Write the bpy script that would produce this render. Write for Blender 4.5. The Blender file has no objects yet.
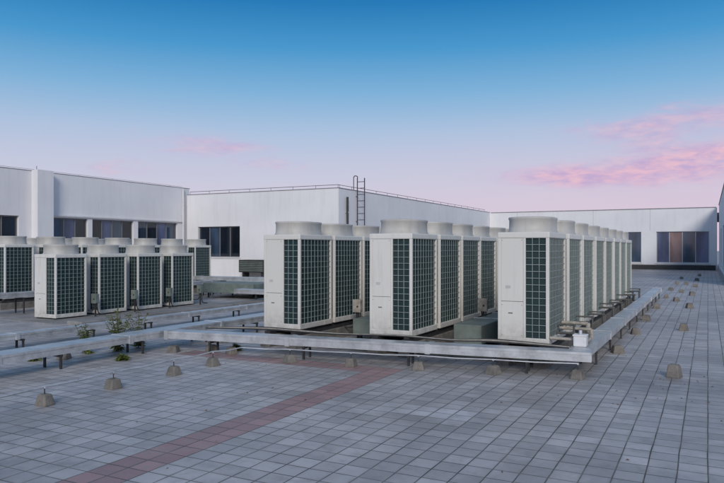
import bpy, bmesh, math, random
from mathutils import Vector, Matrix
random.seed(7)
sc = bpy.context.scene
sc.view_settings.view_transform = 'Standard'
sc.view_settings.look = 'None'
sc.view_settings.exposure = 0

def lin(r, g, b):
    def f(c):
        c /= 255.0
        return c/12.92 if c <= 0.04045 else ((c+0.055)/1.055)**2.4
    return (f(r), f(g), f(b), 1)

# ------------------------------------------------------------------ node helpers
class NT:
    def __init__(s, tree):
        s.t = tree; s.n = tree.nodes; s.l = tree.links
    def new(s, typ, **kw):
        nd = s.n.new(typ)
        for k, v in kw.items():
            setattr(nd, k, v)
        return nd
    def put(s, sock, v):
        if isinstance(v, bpy.types.NodeSocket):
            s.l.new(v, sock)
        else:
            sock.default_value = v
    def m(s, op, a, b=0.0, c=0.0, clamp=False):
        nd = s.new('ShaderNodeMath', operation=op, use_clamp=clamp)
        s.put(nd.inputs[0], a); s.put(nd.inputs[1], b); s.put(nd.inputs[2], c)
        return nd.outputs[0]
    def mix(s, fac, a, b, blend='MIX'):
        nd = s.new('ShaderNodeMix', data_type='RGBA', blend_type=blend)
        s.put(nd.inputs[0], fac); s.put(nd.inputs[6], a); s.put(nd.inputs[7], b)
        return nd.outputs[2]
    def noise(s, vec, scale, detail=3, rough=0.55, dist=0.0):
        nd = s.new('ShaderNodeTexNoise')
        s.put(nd.inputs['Vector'], vec)
        nd.inputs['Scale'].default_value = scale
        nd.inputs['Detail'].default_value = detail
        nd.inputs['Roughness'].default_value = rough
        nd.inputs['Distortion'].default_value = dist
        return nd.outputs['Fac']
    def ramp(s, fac, stops):
        nd = s.new('ShaderNodeValToRGB')
        cr = nd.color_ramp
        while len(cr.elements) < len(stops):
            cr.elements.new(0.5)
        for e, (p, c) in zip(cr.elements, stops):
            e.position = p; e.color = c
        s.put(nd.inputs[0], fac)
        return nd.outputs[0]
    def comb(s, x, y, z):
        nd = s.new('ShaderNodeCombineXYZ')
        s.put(nd.inputs[0], x); s.put(nd.inputs[1], y); s.put(nd.inputs[2], z)
        return nd.outputs[0]
    def sep(s, v):
        nd = s.new('ShaderNodeSeparateXYZ'); s.put(nd.inputs[0], v)
        return nd.outputs
    def scalev(s, v, sx, sy, sz):
        nd = s.new('ShaderNodeVectorMath', operation='MULTIPLY')
        s.put(nd.inputs[0], v); nd.inputs[1].default_value = (sx, sy, sz)
        return nd.outputs[0]

def mat_base(name):
    m = bpy.data.materials.new(name); m.use_nodes = True
    nt = NT(m.node_tree); b = m.node_tree.nodes['Principled BSDF']
    return m, nt, b

def grey(v): return (v, v, v, 1)

def simple(name, col, rough=0.5, metal=0.0, var=0.15, vscale=3.0, bump=0.0, bscale=40, dirt=None, streak=False, spec=0.5):
    m, nt, b = mat_base(name)
    pos = nt.new('ShaderNodeNewGeometry').outputs['Position']
    n1 = nt.noise(pos, vscale, 5, 0.6)
    f = nt.m('MULTIPLY_ADD', nt.m('SUBTRACT', n1, 0.5), 3.0, 0.5, clamp=True)
    dark = tuple(c*(1-var) for c in col[:3])+(1,)
    light = tuple(min(c*(1+var*0.6), 1) for c in col[:3])+(1,)
    c = nt.mix(f, dark, light)
    if dirt:
        if streak:
            n2 = nt.noise(nt.scalev(pos, 1.0, 1.0, 0.10), 4.5, 5, 0.65)
        else:
            n2 = nt.noise(pos, 7.0, 6, 0.7)
        f2 = nt.m('MULTIPLY', nt.m('SUBTRACT', n2, 0.5), 4.5, clamp=True)
        c = nt.mix(nt.m('MULTIPLY', f2, dirt[0]), c, dirt[1])
    nt.put(b.inputs['Base Color'], c)
    b.inputs['Metallic'].default_value = metal
    b.inputs['Specular IOR Level'].default_value = spec
    r = nt.m('MULTIPLY_ADD', nt.m('SUBTRACT', n1, 0.5), 0.3, rough, clamp=True)
    nt.put(b.inputs['Roughness'], r)
    if bump:
        bp = nt.new('ShaderNodeBump'); bp.inputs['Strength'].default_value = bump
        bp.inputs['Distance'].default_value = 0.01
        nt.put(bp.inputs['Height'], nt.noise(pos, bscale, 4, 0.6))
        nt.put(b.inputs['Normal'], bp.outputs[0])
    return m

M_stucco = simple('white_stucco', (0.76, 0.755, 0.77, 1), 0.8, var=0.06, vscale=0.35, bump=0.2, bscale=25,
                  dirt=(0.15, (0.40, 0.39, 0.40, 1)), streak=True, spec=0.2)
M_coping = simple('coping_concrete', (0.30, 0.29, 0.30, 1), 0.8, var=0.2)
M_joint = simple('wall_joint', (0.50, 0.50, 0.52, 1), 0.8, var=0.1)
M_conc = simple('concrete', (0.19, 0.175, 0.155, 1), 0.85, var=0.35, vscale=6, bump=0.8, bscale=45, dirt=(0.6, (0.07, 0.065, 0.06, 1)))
M_slab = simple('slab_concrete', (0.25, 0.245, 0.24, 1), 0.85, var=0.25, vscale=1.5, bump=0.5, bscale=40, dirt=(0.5, (0.10, 0.10, 0.10, 1)))
M_galv = simple('galvanised_steel', (0.57, 0.59, 0.61, 1), 0.42, metal=0.45, var=0.2, vscale=4, dirt=(0.5, (0.22, 0.20, 0.18, 1)))
M_steel = simple('dark_steel', (0.05, 0.05, 0.052, 1), 0.6, metal=0.3, var=0.3, vscale=8)
M_cowl = simple('cowl_plastic', (0.49, 0.475, 0.445, 1), 0.55, var=0.12, vscale=3, dirt=(0.4, (0.26, 0.24, 0.20, 1)), streak=True)
M_seam = simple('panel_seam', (0.14, 0.14, 0.14, 1), 0.7, var=0.1)
M_wire = simple('guard_wire', (0.27, 0.33, 0.32, 1), 0.5, var=0.15, vscale=6)
M_black = simple('black_void', (0.012, 0.014, 0.017, 1), 0.8, var=0.3)
M_duct = simple('duct_green_grey', (0.17, 0.205, 0.185, 1), 0.55, var=0.25, vscale=3, dirt=(0.5, (0.10, 0.10, 0.09, 1)))
M_pipe = simple('pipe_wrap', (0.40, 0.37, 0.32, 1), 0.75, var=0.3, vscale=9, bump=0.8, bscale=30, dirt=(0.6, (0.15, 0.13, 0.11, 1)))
M_lag = simple('pipe_lagging_dark', (0.10, 0.10, 0.095, 1), 0.8, var=0.3, vscale=9, bump=0.6, bscale=30)
M_rust = simple('rusty_paint', (0.07, 0.035, 0.035, 1), 0.7, var=0.35, vscale=9)
M_frame = simple('window_frame', (0.18, 0.18, 0.19, 1), 0.5, var=0.1)
M_frame_w = simple('white_window_frame', (0.55, 0.55, 0.56, 1), 0.5, var=0.1)
M_sill = simple('window_sill', (0.68, 0.68, 0.69, 1), 0.7, var=0.08, dirt=(0.3, (0.35, 0.33, 0.30, 1)))
M_leaf = simple('weed_leaf', (0.12, 0.16, 0.035, 1), 0.6, var=0.45, vscale=14)
M_stem = simple('weed_stem', (0.14, 0.13, 0.06, 1), 0.7, var=0.3, vscale=14)
M_dry = simple('dry_leaf', (0.16, 0.10, 0.05, 1), 0.8, var=0.5, vscale=14)
M_plate = simple('name_plate', (0.48, 0.48, 0.47, 1), 0.4, var=0.1)

def enamel():
    m, nt, b = mat_base('cream_enamel')
    g_ = nt.new('ShaderNodeNewGeometry').outputs['Position']
    oi = nt.new('ShaderNodeObjectInfo').outputs['Random']
    oc = nt.sep(nt.new('ShaderNodeTexCoord').outputs['Object'])
    c = nt.mix(oi, (0.63, 0.615, 0.575, 1), (0.735, 0.72, 0.685, 1))
    n = nt.noise(g_, 1.4, 4)
    c = nt.mix(nt.m('MULTIPLY', n, 0.25), c, (0.52, 0.50, 0.46, 1))
    st = nt.noise(nt.scalev(g_, 1, 1, 0.08), 9.0, 5, 0.65)
    f = nt.m('MULTIPLY', nt.m('SUBTRACT', st, 0.52), 4.5, clamp=True)
    c = nt.mix(nt.m('MULTIPLY', f, 0.28), c, (0.33, 0.30, 0.25, 1))
    low = nt.m('SUBTRACT', 1.0, nt.m('MULTIPLY', oc[2], 2.6), clamp=True)
    n2 = nt.noise(g_, 9.0, 6, 0.7)
    f = nt.m('MULTIPLY', low, nt.m('MULTIPLY', nt.m('SUBTRACT', n2, 0.35), 2.5, clamp=True))
    c = nt.mix(nt.m('MULTIPLY', f, 0.6), c, (0.20, 0.175, 0.14, 1))
    nt.put(b.inputs['Base Color'], c)
    nt.put(b.inputs['Roughness'], nt.m('MULTIPLY_ADD', n2, 0.25, 0.33))
    bp = nt.new('ShaderNodeBump'); bp.inputs['Strength'].default_value = 0.12; bp.inputs['Distance'].default_value = 0.02
    nt.put(bp.inputs['Height'], nt.noise(g_, 3.0, 2)); nt.put(b.inputs['Normal'], bp.outputs[0])
    return m
M_white = enamel()

def coil_mat():
    m, nt, b = mat_base('coil_fins')
    pos = nt.new('ShaderNodeNewGeometry').outputs['Position']
    n = nt.noise(pos, 5.0, 4, 0.6)
    c = nt.mix(n, (0.005, 0.019, 0.022, 1), (0.017, 0.046, 0.049, 1))
    w = nt.new('ShaderNodeTexWave', wave_type='BANDS', bands_direction='Z')
    nt.put(w.inputs['Vector'], pos); w.inputs['Scale'].default_value = 12.0
    c = nt.mix(nt.m('MULTIPLY', w.outputs['Fac'], 0.3), c, (0.035, 0.06, 0.06, 1))
    d = nt.m('MULTIPLY', nt.m('SUBTRACT', nt.noise(pos, 2.3, 5, .7), 0.52), 4, clamp=True)
    c = nt.mix(nt.m('MULTIPLY', d, 0.3), c, (0.08, 0.085, 0.075, 1))
    nt.put(b.inputs['Base Color'], c)
    b.inputs['Roughness'].default_value = 0.5
    b.inputs['Metallic'].default_value = 0.2
    return m
M_coil = coil_mat()

def glass_mat(name, col, rough=0.06, ior=1.5):
    m, nt, b = mat_base(name)
    pos = nt.new('ShaderNodeNewGeometry').outputs['Position']
    n = nt.noise(nt.scalev(pos, 1, 1, 0.25), 1.3, 3, 0.5)
    c = nt.mix(nt.m('MULTIPLY_ADD', nt.m('SUBTRACT', n, 0.5), 4, 0.5, clamp=True),
               tuple(x*0.45 for x in col[:3])+(1,), col)
    nt.put(b.inputs['Base Color'], c)
    b.inputs['Roughness'].default_value = rough
    b.inputs['IOR'].default_value = ior
    bp = nt.new('ShaderNodeBump'); bp.inputs['Strength'].default_value = 0.15
    nt.put(bp.inputs['Height'], nt.noise(pos, 0.9, 2)); nt.put(b.inputs['Normal'], bp.outputs[0])
    return m
M_glass = glass_mat('dark_glass', (0.012, 0.020, 0.034, 1), ior=1.6)
M_glass_mid = glass_mat('slate_glass', (0.05, 0.085, 0.14, 1), ior=1.7)  # bluish base colour stands in for the sky reflected in the panes
M_glass_tan = glass_mat('tan_reflection_glass', (0.30, 0.20, 0.19, 1), 0.2)  # warm reflection painted into the pane colour, no curtain behind
M_glass_blue = glass_mat('blue_glass', (0.13, 0.16, 0.28, 1), 0.15)  # cool purple-blue reflection painted into the pane colour

def paver_mat():
    T = 0.20
    m, nt, b = mat_base('roof_pavers')
    pos = nt.new('ShaderNodeNewGeometry').outputs['Position']
    X, Y, Z = nt.sep(pos)
    wob = nt.new('ShaderNodeTexNoise'); nt.put(wob.inputs['Vector'], pos); wob.inputs['Scale'].default_value = 1.6
    wv = nt.new('ShaderNodeVectorMath', operation='SUBTRACT'); nt.put(wv.inputs[0], wob.outputs['Color']); wv.inputs[1].default_value = (.5, .5, .5)
    wp = nt.new('ShaderNodeVectorMath', operation='ADD'); nt.put(wp.inputs[0], pos); nt.put(wp.inputs[1], nt.scalev(wv.outputs[0], 0.016, 0.016, 0))
    br = nt.new('ShaderNodeTexBrick', offset=0.0, squash=1.0)
    nt.put(br.inputs['Vector'], wp.outputs[0])
    br.inputs['Scale'].default_value = 1.0
    br.inputs['Brick Width'].default_value = T
    br.inputs['Row Height'].default_value = T
    br.inputs['Mortar Size'].default_value = 0.0055
    br.inputs['Mortar Smooth'].default_value = 0.3
    br.inputs['Bias'].default_value = 0.0
    br.inputs['Color1'].default_value = grey(0.0)
    br.inputs['Color2'].default_value = grey(1.0)
    br.inputs['Mortar'].default_value = grey(0.5)
    rnd = nt.sep(br.outputs['Color'])[0]
    mort = br.outputs['Fac']
    base = nt.mix(rnd, (0.325, 0.312, 0.318, 1), (0.50, 0.48, 0.485, 1))
    def rng(v, a, c):
        return nt.m('MULTIPLY', nt.m('GREATER_THAN', v, a), nt.m('LESS_THAN', v, c))
    WX, WY, WZ = nt.sep(wp.outputs[0])
    patch = nt.m('MULTIPLY', rng(WX, -3.0, -2.0), rng(WY, 6.0, 6.4))
    base = nt.mix(nt.m('MULTIPLY', patch, 0.6), base, (0.72, 0.72, 0.75, 1))
    n1 = nt.noise(pos, 0.42, 7, 0.66, 0.6)
    st = nt.m('MULTIPLY', nt.m('SUBTRACT', n1, 0.45), 6.0, clamp=True)
    base = nt.mix(nt.m('MULTIPLY', st, 0.52), base, (0.16, 0.152, 0.155, 1))
    red = nt.mix(rnd, (0.25, 0.115, 0.115, 1), (0.34, 0.165, 0.155, 1))
    s1 = nt.m('MULTIPLY', rng(WX, -4.0, -3.6), nt.m('LESS_THAN', WY, 8.2))
    s2 = nt.m('MULTIPLY', rng(WY, 7.8, 8.2), rng(WX, -7.2, -3.6))
    s = nt.m('MAXIMUM', s1, s2)
    base = nt.mix(nt.m('MULTIPLY', s, 0.85), base, red)
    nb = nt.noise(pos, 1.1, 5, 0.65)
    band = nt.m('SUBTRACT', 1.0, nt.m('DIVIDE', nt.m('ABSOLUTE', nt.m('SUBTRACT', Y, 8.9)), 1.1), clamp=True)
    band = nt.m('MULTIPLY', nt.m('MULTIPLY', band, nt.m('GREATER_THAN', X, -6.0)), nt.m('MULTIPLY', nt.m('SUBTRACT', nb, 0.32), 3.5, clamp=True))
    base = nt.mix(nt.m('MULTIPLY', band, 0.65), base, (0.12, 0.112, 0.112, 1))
    n2 = nt.noise(pos, 5.0, 7, 0.72)
    sp = nt.m('MULTIPLY', nt.m('SUBTRACT', n2, 0.50), 5.0, clamp=True)
    base = nt.mix(nt.m('MULTIPLY', sp, 0.48), base, (0.15, 0.14, 0.14, 1))
    # dirt creeping in from the joints
    br2 = nt.new('ShaderNodeTexBrick', offset=0.0, squash=1.0)
    nt.put(br2.inputs['Vector'], wp.outputs[0])
    br2.inputs['Scale'].default_value = 1.0; br2.inputs['Brick Width'].default_value = T; br2.inputs['Row Height'].default_value = T
    br2.inputs['Mortar Size'].default_value = 0.03; br2.inputs['Mortar Smooth'].default_value = 1.0
    creep = nt.m('MULTIPLY', br2.outputs['Fac'], nt.m('MULTIPLY', nt.m('SUBTRACT', nt.noise(pos, 3.1, 6, 0.7), 0.40), 3.0, clamp=True))
    base = nt.mix(nt.m('MULTIPLY', creep, 0.55), base, (0.13, 0.12, 0.115, 1))
    n3 = nt.noise(pos, 45.0, 3, 0.6)
    base = nt.mix(nt.m('MULTIPLY', n3, 0.22), base, (0.48, 0.46, 0.45, 1))
    n4 = nt.noise(pos, 1.7, 5, 0.65)
    ef = nt.m('MULTIPLY', nt.m('SUBTRACT', n4, 0.53), 5.0, clamp=True)
    base = nt.mix(nt.m('MULTIPLY', nt.m('MULTIPLY', ef, 0.40), nt.m('SUBTRACT', 1.0, nt.m('MULTIPLY', s, 0.7))), base, (0.64, 0.62, 0.63, 1))
    jn = nt.noise(pos, 2.0, 5, 0.65)
    jf = nt.m('MULTIPLY_ADD', nt.m('SUBTRACT', jn, 0.5), 4.0, 0.5, clamp=True)
    jc = nt.mix(jf, (0.045, 0.042, 0.04, 1), (0.18, 0.17, 0.16, 1))
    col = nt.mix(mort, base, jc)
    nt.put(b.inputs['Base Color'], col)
    r = nt.m('MULTIPLY_ADD', n4, 0.4, 0.30)
    nt.put(b.inputs['Roughness'], nt.m('MULTIPLY_ADD', mort, 0.3, r, clamp=True))
    h = nt.m('SUBTRACT', nt.m('MULTIPLY', n3, 0.12), mort)
    h = nt.m('ADD', h, nt.m('MULTIPLY', rnd, 0.45))
    bp = nt.new('ShaderNodeBump'); bp.inputs['Strength'].default_value = 0.6
    bp.inputs['Distance'].default_value = 0.006
    nt.put(bp.inputs['Height'], h); nt.put(b.inputs['Normal'], bp.outputs[0])
    return m
M_pave = paver_mat()

# ------------------------------------------------------------------ mesh builder
class MB:
    def __init__(s):
        s.v = []; s.f = []; s.mi = []; s.sm = []; s.mats = []
    def mid(s, mat):
        if mat not in s.mats: s.mats.append(mat)
        return s.mats.index(mat)
    def add(s, verts, faces, mat, smooth=False):
        o = len(s.v); k = s.mid(mat)
        s.v += [tuple(p) for p in verts]
        for f in faces:
            s.f.append([i+o for i in f]); s.mi.append(k); s.sm.append(smooth)
    def box(s, x0, x1, y0, y1, z0, z1, mat):
        if x0 > x1: x0, x1 = x1, x0
        if y0 > y1: y0, y1 = y1, y0
        v = [(x0,y0,z0),(x1,y0,z0),(x1,y1,z0),(x0,y1,z0),(x0,y0,z1),(x1,y0,z1),(x1,y1,z1),(x0,y1,z1)]
        s.add(v, [(0,3,2,1),(4,5,6,7),(0,1,5,4),(1,2,6,5),(2,3,7,6),(3,0,4,7)], mat)
    def bbox(s, x0, x1, y0, y1, z0, z1, mat, bev=0.01, seg=2, taper=1.0, mtx=None):
        bm = bmesh.new(); bmesh.ops.create_cube(bm, size=1)
        for v in bm.verts:
            t = taper if v.co.z > 0 else 1.0
            v.co = Vector(((x0+x1)/2+v.co.x*(x1-x0)*t, (y0+y1)/2+v.co.y*(y1-y0)*t, (z0+z1)/2+v.co.z*(z1-z0)))
        bmesh.ops.bevel(bm, geom=list(bm.edges), offset=bev, segments=seg, affect='EDGES', profile=0.5)
        if mtx: bm.transform(mtx)
        bm.verts.index_update()
        s.add([v.co[:] for v in bm.verts], [[v.index for v in f.verts] for f in bm.faces], mat)
        bm.free()
    def obox(s, p0, p1, w, z0, z1, mat):
        d = Vector((p1[0]-p0[0], p1[1]-p0[1])); d.normalize()
        n = Vector((-d.y, d.x))*w/2
        q = [(p0[0]+n.x, p0[1]+n.y), (p0[0]-n.x, p0[1]-n.y), (p1[0]-n.x, p1[1]-n.y), (p1[0]+n.x, p1[1]+n.y)]
        v = [(a, b, z0) for a, b in q]+[(a, b, z1) for a, b in q]
        s.add(v, [(0,3,2,1),(4,5,6,7),(0,1,5,4),(1,2,6,5),(2,3,7,6),(3,0,4,7)], mat)
    def cyl(s, p0, p1, r0, r1, mat, n=10, caps=True):
        p0 = Vector(p0); p1 = Vector(p1); d = (p1-p0).normalized()
        a = d.orthogonal().normalized(); b = d.cross(a)
        v = []
        for p, r in ((p0, r0), (p1, r1)):
            for i in range(n):
                t = 2*math.pi*i/n
                v.append(p+(a*math.cos(t)+b*math.sin(t))*r)
        s.add(v, [(i, (i+1) % n, n+(i+1) % n, n+i) for i in range(n)], mat, True)
        if caps:
            s.add(v[:n], [list(range(n))[::-1]], mat); s.add(v[n:], [list(range(n))], mat)
    def tube(s, pts, r, mat, n=8):
        for a, b in zip(pts[:-1], pts[1:]): s.cyl(a, b, r, r, mat, n)
    def obj(s, name, loc=(0, 0, 0), parent=None):
        me = bpy.data.meshes.new(name)
        me.from_pydata(s.v, [], s.f)
        for m in s.mats: me.materials.append(m)
        me.polygons.foreach_set('material_index', s.mi)
        me.polygons.foreach_set('use_smooth', s.sm)
        me.update()
        o = bpy.data.objects.new(name, me); o.location = loc
        sc.collection.objects.link(o)
        if parent: o.parent = parent
        return o

def empty(name, loc=(0, 0, 0)):
    o = bpy.data.objects.new(name, None); o.location = loc; sc.collection.objects.link(o); return o

def curve_pts(pts, sub=6):
    P = [Vector(p) for p in pts]; P = [P[0]]+P+[P[-1]]; out = []
    for i in range(1, len(P)-2):
        for k in range(sub):
            t = k/sub
            a, b, c, d = P[i-1], P[i], P[i+1], P[i+2]
            out.append(0.5*((2*b)+(c-a)*t+(2*a-5*b+4*c-d)*t*t+(3*b-a-3*c+d)*t**3))
    out.append(P[-2]); return out

# ------------------------------------------------------------------ ground
g = MB()
g.add([(-400, -400, 0), (400, -400, 0), (400, 400, 0), (-400, 400, 0)], [(0, 1, 2, 3)], M_pave)
g.obj('roof_ground')

# ------------------------------------------------------------------ AC unit
def make_unit(W, L, H):
    b = MB(); w = W/2; l = L/2
    rim = 0.085; post = 0.045; rec = 0.035
    for x in (-w+0.10, w-0.10):
        b.box(x-0.04, x+0.04, -l+0.02, l-0.02, -0.045, 0.0, M_steel)
    b.bbox(-w, w, -l, l, 0.0, rim, M_white, 0.010)
    b.bbox(-w-0.004, w+0.004, -l-0.004, l+0.004, H-rim, H, M_white, 0.014)
    b.box(-w+rec, w-rec, -l+rec, l-rec, rim-0.01, H-rim+0.01, M_coil)
    z0, z1 = rim-0.004, H-rim+0.004
    for sx in (-1, 1):
        for sy in (-1, 1):
            x0 = sx*w-(post if sx > 0 else 0); y0 = sy*l-(post if sy > 0 else 0)
            b.bbox(x0-0.002*sx, x0+post-0.002*sx, y0-0.002*sy, y0+post-0.002*sy, z0, z1, M_white, 0.006)
    px = 0.0
    for sy in (-1, 1):
        ya = sy*(l-0.006); yb = sy*(l-0.03)
        b.bbox(-w+post+0.003, px, min(ya, yb), max(ya, yb), z0+0.004, z0+(z1-z0)*0.36, M_white, 0.004)
        b.bbox(-w+post+0.003, px, min(ya, yb), max(ya, yb), z0+(z1-z0)*0.36+0.005, z1-0.004, M_white, 0.004)
        b.bbox(px+0.003, px+0.035, -(l-0.003) if sy < 0 else l-0.03, -(l-0.03) if sy < 0 else l-0.003, z0, z1, M_white, 0.004)
    b.bbox(-w+0.006, -w+0.03, -l+post+0.003, -0.003, z0+0.004, z1-0.004, M_white, 0.004)
    b.bbox(-w+0.006, -w+0.03, 0.003, l-post-0.003, z0+0.004, z1-0.004, M_white, 0.004)
    b.box(-w+0.11, -w+0.18, -l+0.003, -l+0.0055, z0+0.68, z0+0.72, M_plate)
    b.box(-w+0.15, -w+0.21, -l+0.003, -l+0.0056, z0+0.33, z0+0.345, M_seam)
    for zz in (z0+0.03, z0+0.45, z1-0.03):
        for xx in (-w+0.062, px-0.016):
            b.cyl((xx, -l+0.007, zz), (xx, -l+0.002, zz), 0.005, 0.005, M_seam, 6)
    t = 0.0034
    def wires_x(xs0, xs1, y, n):
        for i in range(1, n):
            x = xs0+(xs1-xs0)*i/n; b.box(x-t, x+t, y-t, y+t, z0, z1, M_wire)
        k = int(round((z1-z0)/0.09))
        for i in range(1, k):
            z = z0+(z1-z0)*i/k; b.box(xs0, xs1, y-t*0.7+0.003, y+t*0.7+0.003, z-t, z+t, M_wire)
    wires_x(px+0.035, w-post, -l+0.010, 3)
    wires_x(px+0.035, w-post, l-0.016, 3)
    n = int(round((L-2*post)/0.105))
    for i in range(1, n):
        y = -l+post+(L-2*post)*i/n
        b.box(w-0.010-t, w-0.010+t, y-t, y+t, z0, z1, M_wire)
    k = int(round((z1-z0)/0.09))
    for i in range(1, k):
        z = z0+(z1-z0)*i/k
        b.box(w-0.013-t*0.7, w-0.013+t*0.7, -l+post, l-post, z-t, z+t, M_wire)
    ca, cb = w*0.94, min(l*0.88, w*1.32); N = 40
    prof = [(0.0, 1.0), (0.018, 1.0), (0.03, 0.965), (0.09, 0.95), (0.175, 0.945), (0.195, 0.975), (0.215, 0.975), (0.222, 0.95), (0.20, 0.90), (0.06, 0.87), (0.01, 0.86)]
    vs = []
    for (z, sc_) in prof:
        for i in range(N):
            a = 2*math.pi*i/N; c, s_ = math.cos(a), math.sin(a)
            e = 2/2.6
            vs.append((ca*sc_*math.copysign(abs(c)**e, c), cb*sc_*math.copysign(abs(s_)**e, s_), H+z-0.002))
    fs = []
    for j in range(len(prof)-1):
        for i in range(N):
            fs.append((j*N+i, j*N+(i+1) % N, (j+1)*N+(i+1) % N, (j+1)*N+i))
    b.add(vs, fs, M_cowl, True)
    last = (len(prof)-1)*N
    b.add(vs[last:last+N], [list(range(N))], M_black)
    b.cyl((0, 0, H+0.03), (0, 0, H+0.12), 0.075, 0.07, M_steel, 14)
    for k in range(4):
        a = k*math.pi/2+0.3
        r0, r1 = 0.07, ca*0.84
        vv = []
        for (r, da, z) in ((r0, -0.35, 0.05), (r0, 0.35, 0.10), (r1, 0.42, 0.12), (r1, -0.18, 0.05)):
            vv.append((r*math.cos(a+da), r*math.sin(a+da), H+z))
        b.add(vv, [(0, 1, 2, 3)], M_steel)
    for q in (0.25, 0.45, 0.65, 0.85):
        pts = [(ca*0.93*q*math.cos(2*math.pi*i/24), cb*0.93*q*math.sin(2*math.pi*i/24), H+0.218) for i in range(25)]
        b.tube(pts, 0.003, M_wire, 4)
    for k in range(8):
        a = math.pi*2*k/8
        b.cyl((0, 0, H+0.22), (ca*0.93*math.cos(a), cb*0.93*math.sin(a), H+0.218), 0.003, 0.003, M_wire, 4)
    return b

def place_row(base_obj, n, xr, y0, pitch, L, W, z, jit=0.014, start=0):
    for i in range(start, n):
        if base_obj['used'] == 0:
            o = base_obj; base_obj['used'] = 1
        else:
            o = bpy.data.objects.new('air_conditioner_unit', base_obj.data); sc.collection.objects.link(o)
        o.location = (xr-W/2+random.uniform(-jit, jit)*(i > 0), y0+L/2+i*pitch+random.uniform(-jit, jit), z)
        o.rotation_euler = (0, 0, random.uniform(-0.01, 0.01))
W = 0.71
uA = make_unit(W, 1.05, 1.54).obj('air_conditioner_unit'); uA['used'] = 0
uB = make_unit(W, 1.22, 1.54).obj('air_conditioner_unit'); uB['used'] = 0
uC = make_unit(W, 0.86, 1.44).obj('air_conditioner_unit'); uC['used'] = 0
Y0 = 9.2
place_row(uA, 8, -5.845, Y0-0.05, 1.15, 1.05, W, 0.30)
place_row(uA, 11, -3.904, Y0, 1.15, 1.05, W, 0.30)
place_row(uB, 8, -1.906, Y0, 1.42, 1.22, W, 0.30)
place_row(uC, 4, -12.99, 10.2, 1.22, 0.86, W, 0.04)
place_row(uC, 7, -16.35, 11.3, 1.22, 0.86, W, 0.28)
place_row(uC, 6, -18.9, 12.6, 1.22, 0.86, W, 0.28)

def plinth(xr, y0, y1, z):
    b = MB()
    for x in (xr-0.10, xr-W+0.10):
        b.bbox(x-0.09, x+0.09, y0-0.12, y1+0.1, -0.01, z-0.105, M_conc, 0.012)
        b.box(x-0.05, x+0.05, y0-0.05, y1+0.05, z-0.105, z-0.045, M_steel)
    b.obj('concrete_plinth')
plinth(-5.845, 9.15, 18.4, 0.30); plinth(-3.904, 9.2, 21.9, 0.30); plinth(-1.906, 9.2, 20.5, 0.30)
plinth(-16.35, 11.3, 19.8, 0.28); plinth(-18.9, 12.6, 20.0, 0.28)
b = MB()
b.bbox(-14.0, -12.45, 9.7, 15.6, -0.01, 0.012, M_slab, 0.004, 1)
b.obj('equipment_slab')
b = MB()
b.bbox(-11.9, -11.45, 9.6, 19.0, -0.01, 0.10, M_slab, 0.02)
b.obj('concrete_kerb')

# ------------------------------------------------------------------ concrete blocks
def block(x, y, s=0.165, h=0.115, post=0.10):
    b = MB()
    rot = Matrix.Rotation(random.uniform(-0.45, 0.45), 4, 'Z')
    s *= random.uniform(0.93, 1.08)
    b.bbox(-s/2, s/2, -s/2*random.uniform(.85, 1.1), s/2, -0.005, h, M_conc, 0.016, 2, 0.66+random.uniform(-.06, .06), rot)
    if post:
        b.cyl((0, 0, h-0.01), (0, 0, h+post), 0.006, 0.006, M_steel, 6)
        b.bbox(-0.012, 0.012, -0.008, 0.008, h+post-0.014, h+post+0.010, M_galv, 0.003, 1)
    b.obj('concrete_block', (x, y, 0))
row1 = [(-6.08, 3.72), (-6.08, 4.64), (-6.10, 5.56), (-6.06, 6.5), (-6.05, 7.25)]
row2 = [(-5.25, 7.95), (-4.34, 8.08), (-3.42, 8.26), (-2.45, 8.42), (-1.43, 8.60)]
for p in row1+row2: block(*p, post=0.07)
for p in [(-7.4, 7.93), (-6.95, 8.3), (-6.5, 8.22), (-8.35, 6.7), (-9.2, 5.7)]: block(*p, s=0.17, h=0.10, post=0)
block(-0.375, 9.27, 0.175, 0.16, 0.0)
for y in (14.6, 20.1, 25.5, 31, 37, 43): block(-0.45+random.uniform(-.04, .04), y, 0.18, 0.14, 0.0)
for y in (11.2, 13.4, 16.2, 19.6, 23.8, 28, 33, 39): block(-1.2+random.uniform(-.05, .05), y+random.uniform(-.2, .2), 0.18, 0.12, 0.0)
for y in (22.5, 27, 33): block(-0.85, y, 0.18, 0.12, 0.0)

b = MB()
zz = 0.192
pts = [(-6.08, -2, zz)]+[(x, y, zz+random.uniform(-.006, .006)) for x, y in row1]+[(-5.95, 7.75, zz)]+[(x, y, zz+random.uniform(-.006, .006)) for x, y in row2]
P2 = []
for a, c in zip(pts[:-1], pts[1:]):
    P2 += [a, ((a[0]+c[0])/2, (a[1]+c[1])/2, zz-0.012)]
P2.append(pts[-1])
b.tube(P2, 0.009, M_galv, 6)
b.obj('lightning_conductor')

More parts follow.
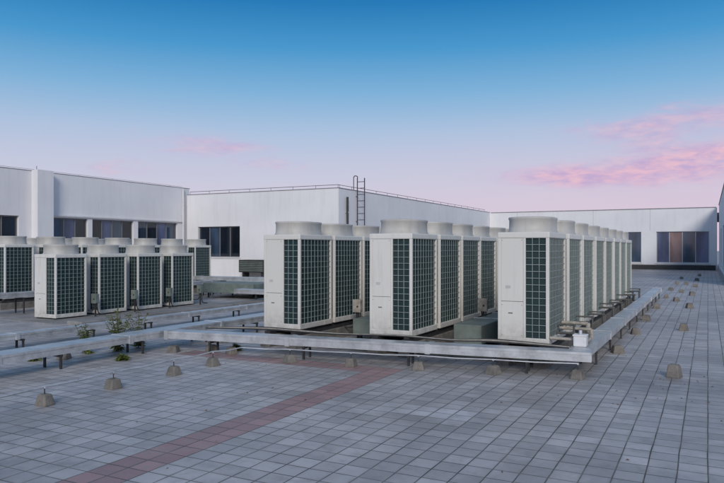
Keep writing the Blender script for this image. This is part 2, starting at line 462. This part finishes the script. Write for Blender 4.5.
# ------------------------------------------------------------------ cable trays
def tray(p0, p1, w=0.26, z0=0.19, z1=0.31, legs=True, seg=2.0):
    b = MB()
    L = math.hypot(p1[0]-p0[0], p1[1]-p0[1]); n = max(1, int(L/seg))
    dx, dy = (p1[0]-p0[0])/L, (p1[1]-p0[1])/L
    for i in range(n):
        a = L*i/n+0.003; c = L*(i+1)/n-0.003
        A = [p0[0]+dx*a, p0[1]+dy*a]; C = [p0[0]+dx*c, p0[1]+dy*c]
        e = random.uniform(-.008, .008); A[0] -= dy*e; A[1] += dx*e
        e = random.uniform(-.008, .008); C[0] -= dy*e; C[1] += dx*e
        dz = random.uniform(-0.005, 0.005)
        b.obox(A, C, w, z0+dz, z1-0.03+dz, M_galv)
        b.obox(A, C, w+0.016, z1-0.032+dz, z1+dz, M_galv)
        S = (p0[0]+dx*(c-0.04), p0[1]+dy*(c-0.04)); T = (p0[0]+dx*(c+0.03), p0[1]+dy*(c+0.03))
        b.obox(S, T, w+0.034, z0-0.010+dz, z1+0.007+dz, M_galv)
    if legs:
        k = max(2, int(L/1.4))
        for i in range(k):
            a = L*(i+0.5)/k; x, y = p0[0]+dx*a, p0[1]+dy*a
            for s_ in (-1, 1):
                lx, ly = x-dy*s_*(w/2-0.02), y+dx*s_*(w/2-0.02)
                b.box(lx-0.014, lx+0.014, ly-0.014, ly+0.014, 0.0, z0-0.012, M_steel)
            b.obox((x+dy*w/2, y-dx*w/2), (x-dy*w/2, y+dx*w/2), 0.04, z0-0.035, z0-0.006, M_steel)
    b.obj('cable_tray')
tray((-1.30, 8.86), (-7.6, 8.09), 0.26)
tray((-1.48, 9.02), (-1.48, 24.0), 0.24)
tray((-7.85, 1.0), (-7.85, 20.0), 0.36, 0.20, 0.31)
tray((-9.9, 5.0), (-9.9, 19.0), 0.2, 0.16, 0.25)
tray((-8.1, 15.8), (-12.2, 15.8), 0.4, 0.30, 0.42)
tray((-11.0, 18.6), (-16.2, 18.6), 0.45, 0.50, 0.62)
tray((-15.2, 6.0), (-15.2, 20.0), 0.35, 0.40, 0.52)

def duct(x0, x1, y0, y1, z0, z1, name='duct_trunking'):
    b = MB(); n = max(1, int((y1-y0)/1.1))
    for i in range(n):
        a = y0+(y1-y0)*i/n; c = y0+(y1-y0)*(i+1)/n
        dz = random.uniform(-.012, .012)
        b.bbox(x0, x1, a+0.004, c-0.004, z0+dz, z1+dz, M_duct, 0.012, 1)
        b.bbox(x0-0.015, x1+0.015, c-0.03, c+0.012, z0-0.004, z1+0.014, M_galv, 0.004, 1)
        for x in (x0+0.05, x1-0.05):
            b.box(x-0.02, x+0.02, a+0.2, a+0.24, 0, z0+0.01, M_steel)
    b.obj(name)
duct(-3.55, -3.10, 10.0, 21, 0.12, 0.42)
duct(-5.45, -5.05, 10.2, 21, 0.12, 0.40)
duct(-14.6, -12.6, 17.0, 22.0, 0.18, 0.50)
duct(-11.9, -10.2, 20.5, 25.0, 0.10, 0.75)
duct(-9.8, -8.6, 17.5, 21.0, 0.10, 0.45)

def iso_box(x, y, z=0.75, yaw=0, m=None):
    m = m or M_pipe
    b = MB()
    b.box(-0.015, 0.015, -0.015, 0.015, 0, z, M_steel)
    b.bbox(-0.07, 0.07, -0.05, 0.05, z-0.10, z+0.12, m, 0.012)
    b.bbox(-0.076, 0.076, -0.06, -0.047, z-0.105, z+0.125, m, 0.006)
    b.cyl((0.02, -0.058, z), (0.02, -0.075, z), 0.018, 0.016, M_steel, 10)
    b.tube(curve_pts([(-0.04, 0, z-0.09), (-0.04, 0.02, z*0.6), (-0.14, 0.05, z*0.35), (-0.3, 0.05, z*0.33)]), 0.013, M_steel, 6)
    b.tube(curve_pts([(0.04, 0, z-0.09), (0.04, 0.02, z*0.55), (0.0, 0.10, 0.08), (0.0, 0.3, 0.04)]), 0.013, M_steel, 6)
    b.obj('isolator_box', (x, y, 0))
iso_box(-5.55, 10.6, 0.58); iso_box(-3.55, 11.6, 0.6)
for i in range(4): iso_box(-12.8, 11.13+i*1.22, 0.42+random.uniform(-.05, .05), 0, M_duct)

def stub(y, z, drop, r=0.018, mat=None):
    b = MB(); mat = mat or M_lag
    xe = -1.66+random.uniform(-.03, .03)
    b.cyl((-1.90, y, z), (xe, y, z), r, r, mat, 10)
    b.cyl((xe, y, z+r*1.3), (xe, y, drop), r*1.05, r*1.05, mat, 10)
    b.cyl((xe-r*1.5, y, z), (xe+r*1.5, y, z), r*1.4, r*1.4, mat, 10)
    b.cyl((xe, y, drop), (-1.52, y, drop), r, r, mat, 10)
    b.obj('refrigerant_pipe')
for i in range(8):
    y = 9.62+1.42*i+random.uniform(-.1, .1)
    stub(y, 0.43+random.uniform(-.03, .03), 0.25); stub(y+0.1, 0.50+random.uniform(-.03, .03), 0.27, 0.013)
b = MB()
b.bbox(-0.085, 0.085, -0.08, 0.08, 0.315, 0.46, M_sill, 0.02)
b.bbox(-0.09, 0.09, -0.085, 0.085, 0.452, 0.478, M_sill, 0.008)
b.cyl((0.0, 0.0, 0.478), (0.0, 0.0, 0.53), 0.022, 0.022, M_galv, 10)
b.cyl((-0.08, 0.02, 0.40), (-0.40, 0.02, 0.40), 0.022, 0.022, M_pipe, 10)
b.cyl((-0.02, 0.07, 0.36), (-0.02, 0.75, 0.36), 0.028, 0.028, M_pipe, 10)
b.cyl((0.05, 0.07, 0.36), (0.05, 0.60, 0.36), 0.022, 0.022, M_pipe, 10)
b.cyl((0.05, 0.60, 0.34), (0.05, 0.60, 0.48), 0.026, 0.026, M_pipe, 10)
b.cyl((0.05, 0.60, 0.48), (-0.38, 0.60, 0.48), 0.022, 0.022, M_pipe, 10)
b.cyl((-0.02, 0.75, 0.34), (-0.02, 0.75, 0.55), 0.032, 0.032, M_pipe, 10)
b.cyl((-0.02, 0.75, 0.54), (-0.38, 0.75, 0.54), 0.026, 0.026, M_pipe, 10)
b.obj('service_box', (-1.50, 9.22, 0))
b = MB()
for k, yy in enumerate((8.95, 9.02, 9.06)):
    b.tube(curve_pts([(-1.6, yy, 0.325), (-2.6, yy+.03, 0.335+.01*k), (-3.2, yy-.08, 0.33), (-4.0, yy-.10, 0.345), (-5.0, yy-.22, 0.33), (-6.2, yy-.3, 0.34+.01*k), (-7.2, yy-.5, 0.33)], 6), 0.010, M_steel if k != 1 else M_pipe, 6)
b.obj('electric_cable')
b = MB()
for k in range(3):
    b.tube([(-6.6, 9.35+k*0.09, 0.07+0.01*k), (-2.0, 9.38+k*0.09, 0.07)], 0.035, M_steel if k == 1 else M_duct, 8)
b.obj('drain_pipes')

# ------------------------------------------------------------------ plants and litter
def weed(x, y, h, n, seed):
    rr = random.Random(seed); b = MB()
    for i in range(n):
        a = rr.uniform(0, 6.28); sp = rr.uniform(0.05, 0.38)*h; hh = h*rr.uniform(0.5, 1.0)
        p = [(rr.uniform(-.06, .06), rr.uniform(-.06, .06), 0), (math.cos(a)*sp*0.3, math.sin(a)*sp*0.3, hh*0.45), (math.cos(a)*sp, math.sin(a)*sp, hh)]
        c = curve_pts(p, 6)
        b.tube(c, 0.004, M_stem, 4)
        for q in range(30):
            t = rr.uniform(0.15, 1.0); idx = min(int(t*(len(c)-1)), len(c)-1); o = c[idx]
            la = rr.uniform(0, 6.28); ll = rr.uniform(0.06, 0.14)*(1.2-0.6*t); up = rr.uniform(-0.2, 0.8)
            d = Vector((math.cos(la), math.sin(la), up)).normalized(); s_ = d.cross(Vector((0, 0, 1))).normalized()*ll*0.16
            m_ = o+d*ll*0.5; e = o+d*ll-Vector((0, 0, ll*0.25))
            b.add([o, m_+s_, e, m_-s_], [(0, 1, 2, 3)], M_leaf)
    b.obj('weed_plant', (x, y, 0))
weed(-8.25, 7.6, 0.72, 14, 1); weed(-8.5, 7.2, 0.48, 9, 2); weed(-8.2, 8.0, 0.62, 9, 5); weed(-8.6, 6.4, 0.26, 7, 3); weed(-7.4, 9.2, 0.18, 5, 4)
weed(-7.5, 7.0, 0.12, 5, 6); weed(-6.6, 8.5, 0.14, 5, 8)
b = MB(); rr = random.Random(3)
for i in range(260):
    x = rr.uniform(-9, 0.5); y = rr.uniform(3, 16) if rr.random() < .5 else rr.gauss(8.8, 0.6)
    s_ = rr.uniform(0.006, 0.019); a = rr.uniform(0, 6.28)
    c, sn = math.cos(a)*s_, math.sin(a)*s_
    b.add([(x-c, y-sn, 0.004), (x+sn*.5, y-c*.5, 0.008+s_*.3), (x+c, y+sn, 0.004), (x-sn*.5, y+c*.5, 0.006)], [(0, 1, 2, 3)], M_dry)
b.obj('leaf_litter')

# ------------------------------------------------------------------ buildings
class Wall:
    def __init__(s, b, axis, plane):
        s.b = b; s.axis = axis; s.p = plane
    def bx(s, u0, u1, d0, d1, z0, z1, mat):
        if s.axis == 'x': s.b.box(u0, u1, s.p+d0, s.p+d1, z0, z1, mat)
        elif s.axis == 'y': s.b.box(s.p-d1, s.p-d0, u0, u1, z0, z1, mat)
        else: s.b.box(s.p+d0, s.p+d1, u0, u1, z0, z1, mat)
    def build(s, u0, u1, z1, ops, th=0.3, zlo=-0.05):
        ops = sorted(ops, key=lambda o: o[0])
        cur = u0
        for o in ops:
            a, c, za, zb = o[:4]
            s.bx(cur, a, 0, th, zlo, z1, M_stucco)
            s.bx(a, c, 0, th, zlo, za, M_stucco)
            s.bx(a, c, 0, th, zb, z1, M_stucco)
            s.window(a, c, za, zb, o[4], o[5], o[6] if len(o) > 6 else M_frame)
            cur = c
        s.bx(cur, u1, 0, th, zlo, z1, M_stucco)
    def window(s, a, c, za, zb, n, glasses, F):
        f = 0.05
        s.bx(a+.002, c-.002, 0.12, 0.18, za+.002, za+f, F); s.bx(a+.002, c-.002, 0.12, 0.18, zb-f, zb-.002, F)
        for i in range(n+1):
            u = a+(c-a-f)*i/n
            s.bx(u+.002, u+f-.002, 0.121, 0.179, za+f, zb-f, F)
        for i in range(n):
            u = a+(c-a-f)*i/n
            g = glasses[i % len(glasses)]
            s.bx(u+f, a+(c-a-f)*(i+1)/n, 0.145, 0.155, za+f, zb-f, g)
        s.bx(a-0.06, c+0.06, -0.05, 0.118, za-0.07, za-0.003, M_sill)
        s.bx(a, c, 0.35, 0.36, za-.1, zb+.1, M_black)

# centre block
par = empty('penthouse_building')
b = MB()
w = Wall(b, 'x', 29.05)
w.build(-26.1, -16.3, 4.6, [(-25.3, -22.4, 1.12, 2.8, 4, [M_glass, M_glass_mid, M_glass, M_glass])])
w2 = Wall(b, 'y', -16.3)
w2.build(29.351, 55.0, 4.6, [])
b.box(-36, -16.6, 29.36, 60, 4.0, 4.2, M_coping)
for y in (36.5, 43, 49.5): b.box(-16.303, -16.297, y, y+0.02, 0, 4.6, M_joint)
b.obj('walls', parent=par)
b = MB(); b.bbox(-26.09, -16.27, 29.02, 29.4, 4.6, 4.635, M_coping, .01, 1); b.bbox(-16.65, -16.27, 29.4, 55, 4.6, 4.633, M_coping, .01, 1)
b.obj('coping', parent=par)
b = MB()
for i in range(8):
    x = -26+i*1.38; b.cyl((x, 29.2, 4.63), (x, 29.2, 4.79), 0.010, 0.010, M_steel, 5)
b.cyl((-26, 29.2, 4.785), (-16.4, 29.2, 4.785), 0.013, 0.013, M_steel, 5)
for i in range(18):
    y = 29.2+i*1.45; b.cyl((-16.42, y, 4.63), (-16.42, y, 4.79), 0.010, 0.010, M_steel, 5)
b.cyl((-16.42, 29.2, 4.785), (-16.42, 54, 4.785), 0.013, 0.013, M_steel, 5)
b.obj('roof_rail', parent=par)
b = MB()
b.cyl((-16.18, 29.75, 0), (-16.18, 29.75, 4.2), 0.06, 0.06, M_steel, 10)
for z in (1, 2.2, 3.4): b.box(-16.297, -16.12, 29.72, 29.78, z, z+0.05, M_galv)
b.obj('downpipe', parent=par)
b = MB()
b.bbox(-21.9, -20.3, 28.3, 29.0, 0.35, 1.0, M_steel, .02)
for i in range(6): b.box(-21.85, -20.35, 28.27, 28.299, 0.42+i*0.09, 0.46+i*0.09, M_duct)
for x in (-21.7, -20.5): b.box(x-.04, x+.04, 28.4, 28.9, 0, 0.36, M_steel)
b.obj('louvred_ventilator')

b = MB(); ly = 30.9
xa, xb = -16.22, -15.80
for x in (xa, xb):
    b.tube([(x, ly, 0.9), (x, ly, 5.25)], 0.028, M_rust, 6)
z = 1.1
while z < 5.2:
    b.cyl((xa, ly, z), (xb, ly, z), 0.018, 0.018, M_rust, 5); z += 0.33
b.tube(curve_pts([(xa, ly, 5.2), (xa, ly, 5.34), (xa-0.15, ly, 5.38), (xa-0.22, ly, 5.3)], 4), 0.024, M_rust, 6)
b.cyl((xa-0.22, ly, 5.3), (xa-0.22, ly, 4.6), 0.022, 0.022, M_rust, 6)
for z in (1.6, 3.0, 4.3): b.cyl((xa, ly, z), (-16.31, ly, z), 0.02, 0.02, M_rust, 5)
b.obj('roof_ladder')

# left wing
par = empty('wing_building')
b = MB()
w = Wall(b, 'y', -26.2)
GG = [M_glass_mid, M_glass, M_glass]
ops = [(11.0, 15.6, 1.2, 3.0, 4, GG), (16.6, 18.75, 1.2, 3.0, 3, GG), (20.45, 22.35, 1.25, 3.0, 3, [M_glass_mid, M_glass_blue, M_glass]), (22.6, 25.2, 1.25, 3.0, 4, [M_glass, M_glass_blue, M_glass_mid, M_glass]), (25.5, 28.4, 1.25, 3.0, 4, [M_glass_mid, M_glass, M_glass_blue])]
w.build(4, 29.04, 4.98, ops)
w2 = Wall(b, 'x', 29.041); w2.build(-38, -26.2, 4.98, [])
b.box(-40, -26.5, 4, 29.03, 4.3, 4.5, M_coping)
b.box(-26.2, -25.80, 19.35, 20.15, 0, 5.03, M_stucco)
b.box(-26.2, -26.12, 20.4, 28.9, 3.06, 3.12, M_sill)
b.obj('walls', parent=par)
b = MB(); b.bbox(-26.58, -26.18, 4, 29.4, 4.98, 5.01, M_coping, .01, 1); b.obj('coping', parent=par)
b = MB()
b.cyl((-26.1, 28.75, 0), (-26.1, 28.75, 4.9), 0.05, 0.05, M_sill, 8)
b.obj('downpipe', parent=par)
b = MB()
b.cyl((-26.4, 19.75, 5.0), (-26.4, 19.75, 5.25), 0.012, 0.012, M_steel, 5)
b.cyl((-26.4, 6, 5.08), (-26.4, 29, 5.08), 0.006, 0.006, M_steel, 5)
for y in range(6, 29, 2): b.cyl((-26.4, y, 5.0), (-26.4, y, 5.08), 0.006, 0.006, M_steel, 5)
b.obj('roof_conductor', parent=par)

# far building
par = empty('annex_building')
b = MB()
w = Wall(b, 'x', 55.0)
w.build(-16.29, 0.6, 4.56, [(-15.2, -12.4, 1.0, 2.9, 3, [M_glass], M_frame_w), (-11.2, -8.4, 1.0, 2.9, 3, [M_glass], M_frame_w),
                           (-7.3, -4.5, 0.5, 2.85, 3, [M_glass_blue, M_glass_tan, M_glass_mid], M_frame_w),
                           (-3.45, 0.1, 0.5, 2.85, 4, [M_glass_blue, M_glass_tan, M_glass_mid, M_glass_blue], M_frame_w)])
b.box(-16, 12, 55.31, 70, 4.0, 4.2, M_coping)
b.box(-7.6, 0.5, 54.90, 54.999, 0, 0.36, M_steel)
for x in (-14, -8, -3.9): b.box(x, x+0.03, 54.997, 55.003, 2.95, 4.56, M_joint)
b.obj('walls', parent=par)
b = MB(); b.bbox(-16.2, 0.55, 54.95, 55.4, 4.56, 4.61, M_coping, .01, 1); b.obj('coping', parent=par)

par = empty('side_building')
b = MB()
w = Wall(b, 'w', 0.72)
w.build(33.0, 54.99, 4.7, [(38, 40.5, 0.6, 2.8, 2, [M_glass]), (45, 47.5, 0.6, 2.8, 2, [M_glass])])
b.box(1.03, 14, 33.0, 33.3, -0.05, 4.7, M_stucco)
b.box(1.03, 14, 33.31, 60, 4.0, 4.2, M_coping)
b.box(0.66, 0.719, 33.0, 54.8, 0, 0.25, M_coping)
b.obj('walls', parent=par)
b = MB(); b.bbox(0.68, 1.1, 32.96, 54.9, 4.7, 4.74, M_coping, .01, 1); b.bbox(1.1, 14, 32.96, 33.35, 4.7, 4.738, M_coping, .01, 1); b.obj('coping', parent=par)

# ------------------------------------------------------------------ world sky
wd = bpy.data.worlds.new('World'); sc.world = wd; wd.use_nodes = True
nt = NT(wd.node_tree)
for n in list(nt.n): nt.n.remove(n)
out = nt.new('ShaderNodeOutputWorld')
D = nt.new('ShaderNodeTexCoord').outputs['Generated']
x, y, z = nt.sep(D)
az = nt.m('ARCTAN2', x, y)
zc = nt.m('MAXIMUM', z, 0.0)
rampc = nt.ramp(zc, [(0.0, lin(212, 200, 214)), (0.07, lin(204, 198, 215)), (0.12, lin(191, 197, 218)), (0.17, lin(168, 190, 218)),
                    (0.225, lin(124, 174, 213)), (0.285, lin(68, 148, 201)), (0.345, lin(28, 118, 180)), (0.48, lin(92, 132, 174)), (1.0, lin(148, 157, 178))])
pf = nt.m('MULTIPLY', nt.m('MULTIPLY_ADD', az, 1.6, 1.0, clamp=True), nt.m('SUBTRACT', 1.0, nt.m('MULTIPLY', zc, 5.0), clamp=True))
pf = nt.m('MULTIPLY', pf, 0.45, clamp=True)
skyc = nt.mix(pf, rampc, lin(224, 186, 208))
vec = nt.comb(nt.m('MULTIPLY', az, 7.0), nt.m('MULTIPLY', z, 24.0), 0.0)
nz = nt.noise(vec, 1.5, 8, 0.62, 0.6)
nz2 = nt.noise(vec, 4.5, 5, 0.6, 0.2)
hz = nt.noise(nt.comb(nt.m('MULTIPLY', az, 2.2), nt.m('MULTIPLY', z, 9.0), 3.0), 1.2, 4, 0.5, 0.4)
lowm = nt.m('SUBTRACT', 1.0, nt.m('MULTIPLY', zc, 4.2), clamp=True)
hf = nt.m('MULTIPLY', nt.m('MULTIPLY', nt.m('SUBTRACT', hz, 0.42), 2.0, clamp=True), lowm)
skyc = nt.mix(nt.m('MULTIPLY', hf, 0.7), skyc, lin(200, 188, 211))
B = None
for (a, e, ra, re, st) in [(-0.70, 0.146, 0.080, 0.018, 1.0), (-0.79, 0.108, 0.12, 0.012, 0.45), (-0.62, 0.12, 0.10, 0.012, 0.3),
                           (-0.20, 0.103, 0.10, 0.015, 1.0), (-0.08, 0.100, 0.12, 0.016, 1.0), (-0.02, 0.125, 0.11, 0.018, 1.05),
                           (0.02, 0.172, 0.12, 0.020, 0.9), (-0.09, 0.158, 0.12, 0.016, 0.6), (0.25, 0.11, 0.25, 0.03, 1.0), (-1.3, 0.12, 0.2, 0.03, .8)]:
    q1 = nt.m('POWER', nt.m('DIVIDE', nt.m('ABSOLUTE', nt.m('SUBTRACT', az, a)), ra), 2.0)
    q2 = nt.m('POWER', nt.m('DIVIDE', nt.m('ABSOLUTE', nt.m('SUBTRACT', z, e)), re), 2.0)
    gz = nt.m('MULTIPLY', nt.m('POWER', 2.718, nt.m('MULTIPLY', nt.m('ADD', q1, q2), -1.0)), st)
    B = gz if B is None else nt.m('ADD', B, gz)
veil = nt.m('MULTIPLY', nt.m('SUBTRACT', nt.m('ADD', nt.m('MULTIPLY', nz, 0.7), nt.m('MULTIPLY', B, 0.5)), 0.40), 1.3, clamp=True)
veil = nt.m('MULTIPLY', veil, nt.m('MULTIPLY', B, 4.0, clamp=True))
skyc = nt.mix(nt.m('MULTIPLY', veil, 0.55), skyc, lin(200, 176, 210))
cm = nt.m('MULTIPLY', nt.m('SUBTRACT', nt.m('ADD', nz, nt.m('MULTIPLY', B, 0.38)), 0.66), 2.6, clamp=True)
cm = nt.m('MULTIPLY', nt.m('MULTIPLY', cm, 0.72), nt.m('MULTIPLY', B, 8.0, clamp=True))
cc = nt.mix(nt.m('MULTIPLY_ADD', nt.m('SUBTRACT', nz2, 0.5), 4.0, 0.5, clamp=True), lin(188, 160, 202), lin(234, 184, 198))
skyc = nt.mix(cm, skyc, cc)
bg1 = nt.new('ShaderNodeBackground'); nt.put(bg1.inputs[0], skyc); bg1.inputs[1].default_value = 1.0
ns = nt.new('ShaderNodeTexSky', sky_type='NISHITA'); ns.sun_disc = False
ns.sun_elevation = math.radians(26); ns.sun_rotation = math.radians(152.7)
bg2 = nt.new('ShaderNodeBackground'); nt.put(bg2.inputs[0], ns.outputs[0]); bg2.inputs[1].default_value = 0.004
ad = nt.new('ShaderNodeAddShader'); nt.l.new(bg1.outputs[0], ad.inputs[0]); nt.l.new(bg2.outputs[0], ad.inputs[1])
nt.l.new(ad.outputs[0], out.inputs[0])

# ------------------------------------------------------------------ sun (soft dusk glow)
sd = bpy.data.lights.new('sun', 'SUN'); sd.energy = 2.0; sd.angle = math.radians(18); sd.color = (1.0, 0.93, 0.85)
so = bpy.data.objects.new('sun', sd); sc.collection.objects.link(so)
el = math.radians(26); azs = math.radians(152.7)
so.rotation_euler = Vector((math.sin(azs)*math.cos(el), math.cos(azs)*math.cos(el), math.sin(el))).to_track_quat('Z', 'Y').to_euler()

# ------------------------------------------------------------------ camera
cd = bpy.data.cameras.new('camera'); co = bpy.data.objects.new('camera', cd); sc.collection.objects.link(co)
cd.sensor_width = 36; cd.lens = 670/724*36; cd.shift_y = 6.5/724
cd.clip_end = 2000; cd.clip_start = 0.05
co.location = (0, 0, 1.62)
co.rotation_euler = (math.radians(90), 0, math.radians(27.3))
sc.camera = co
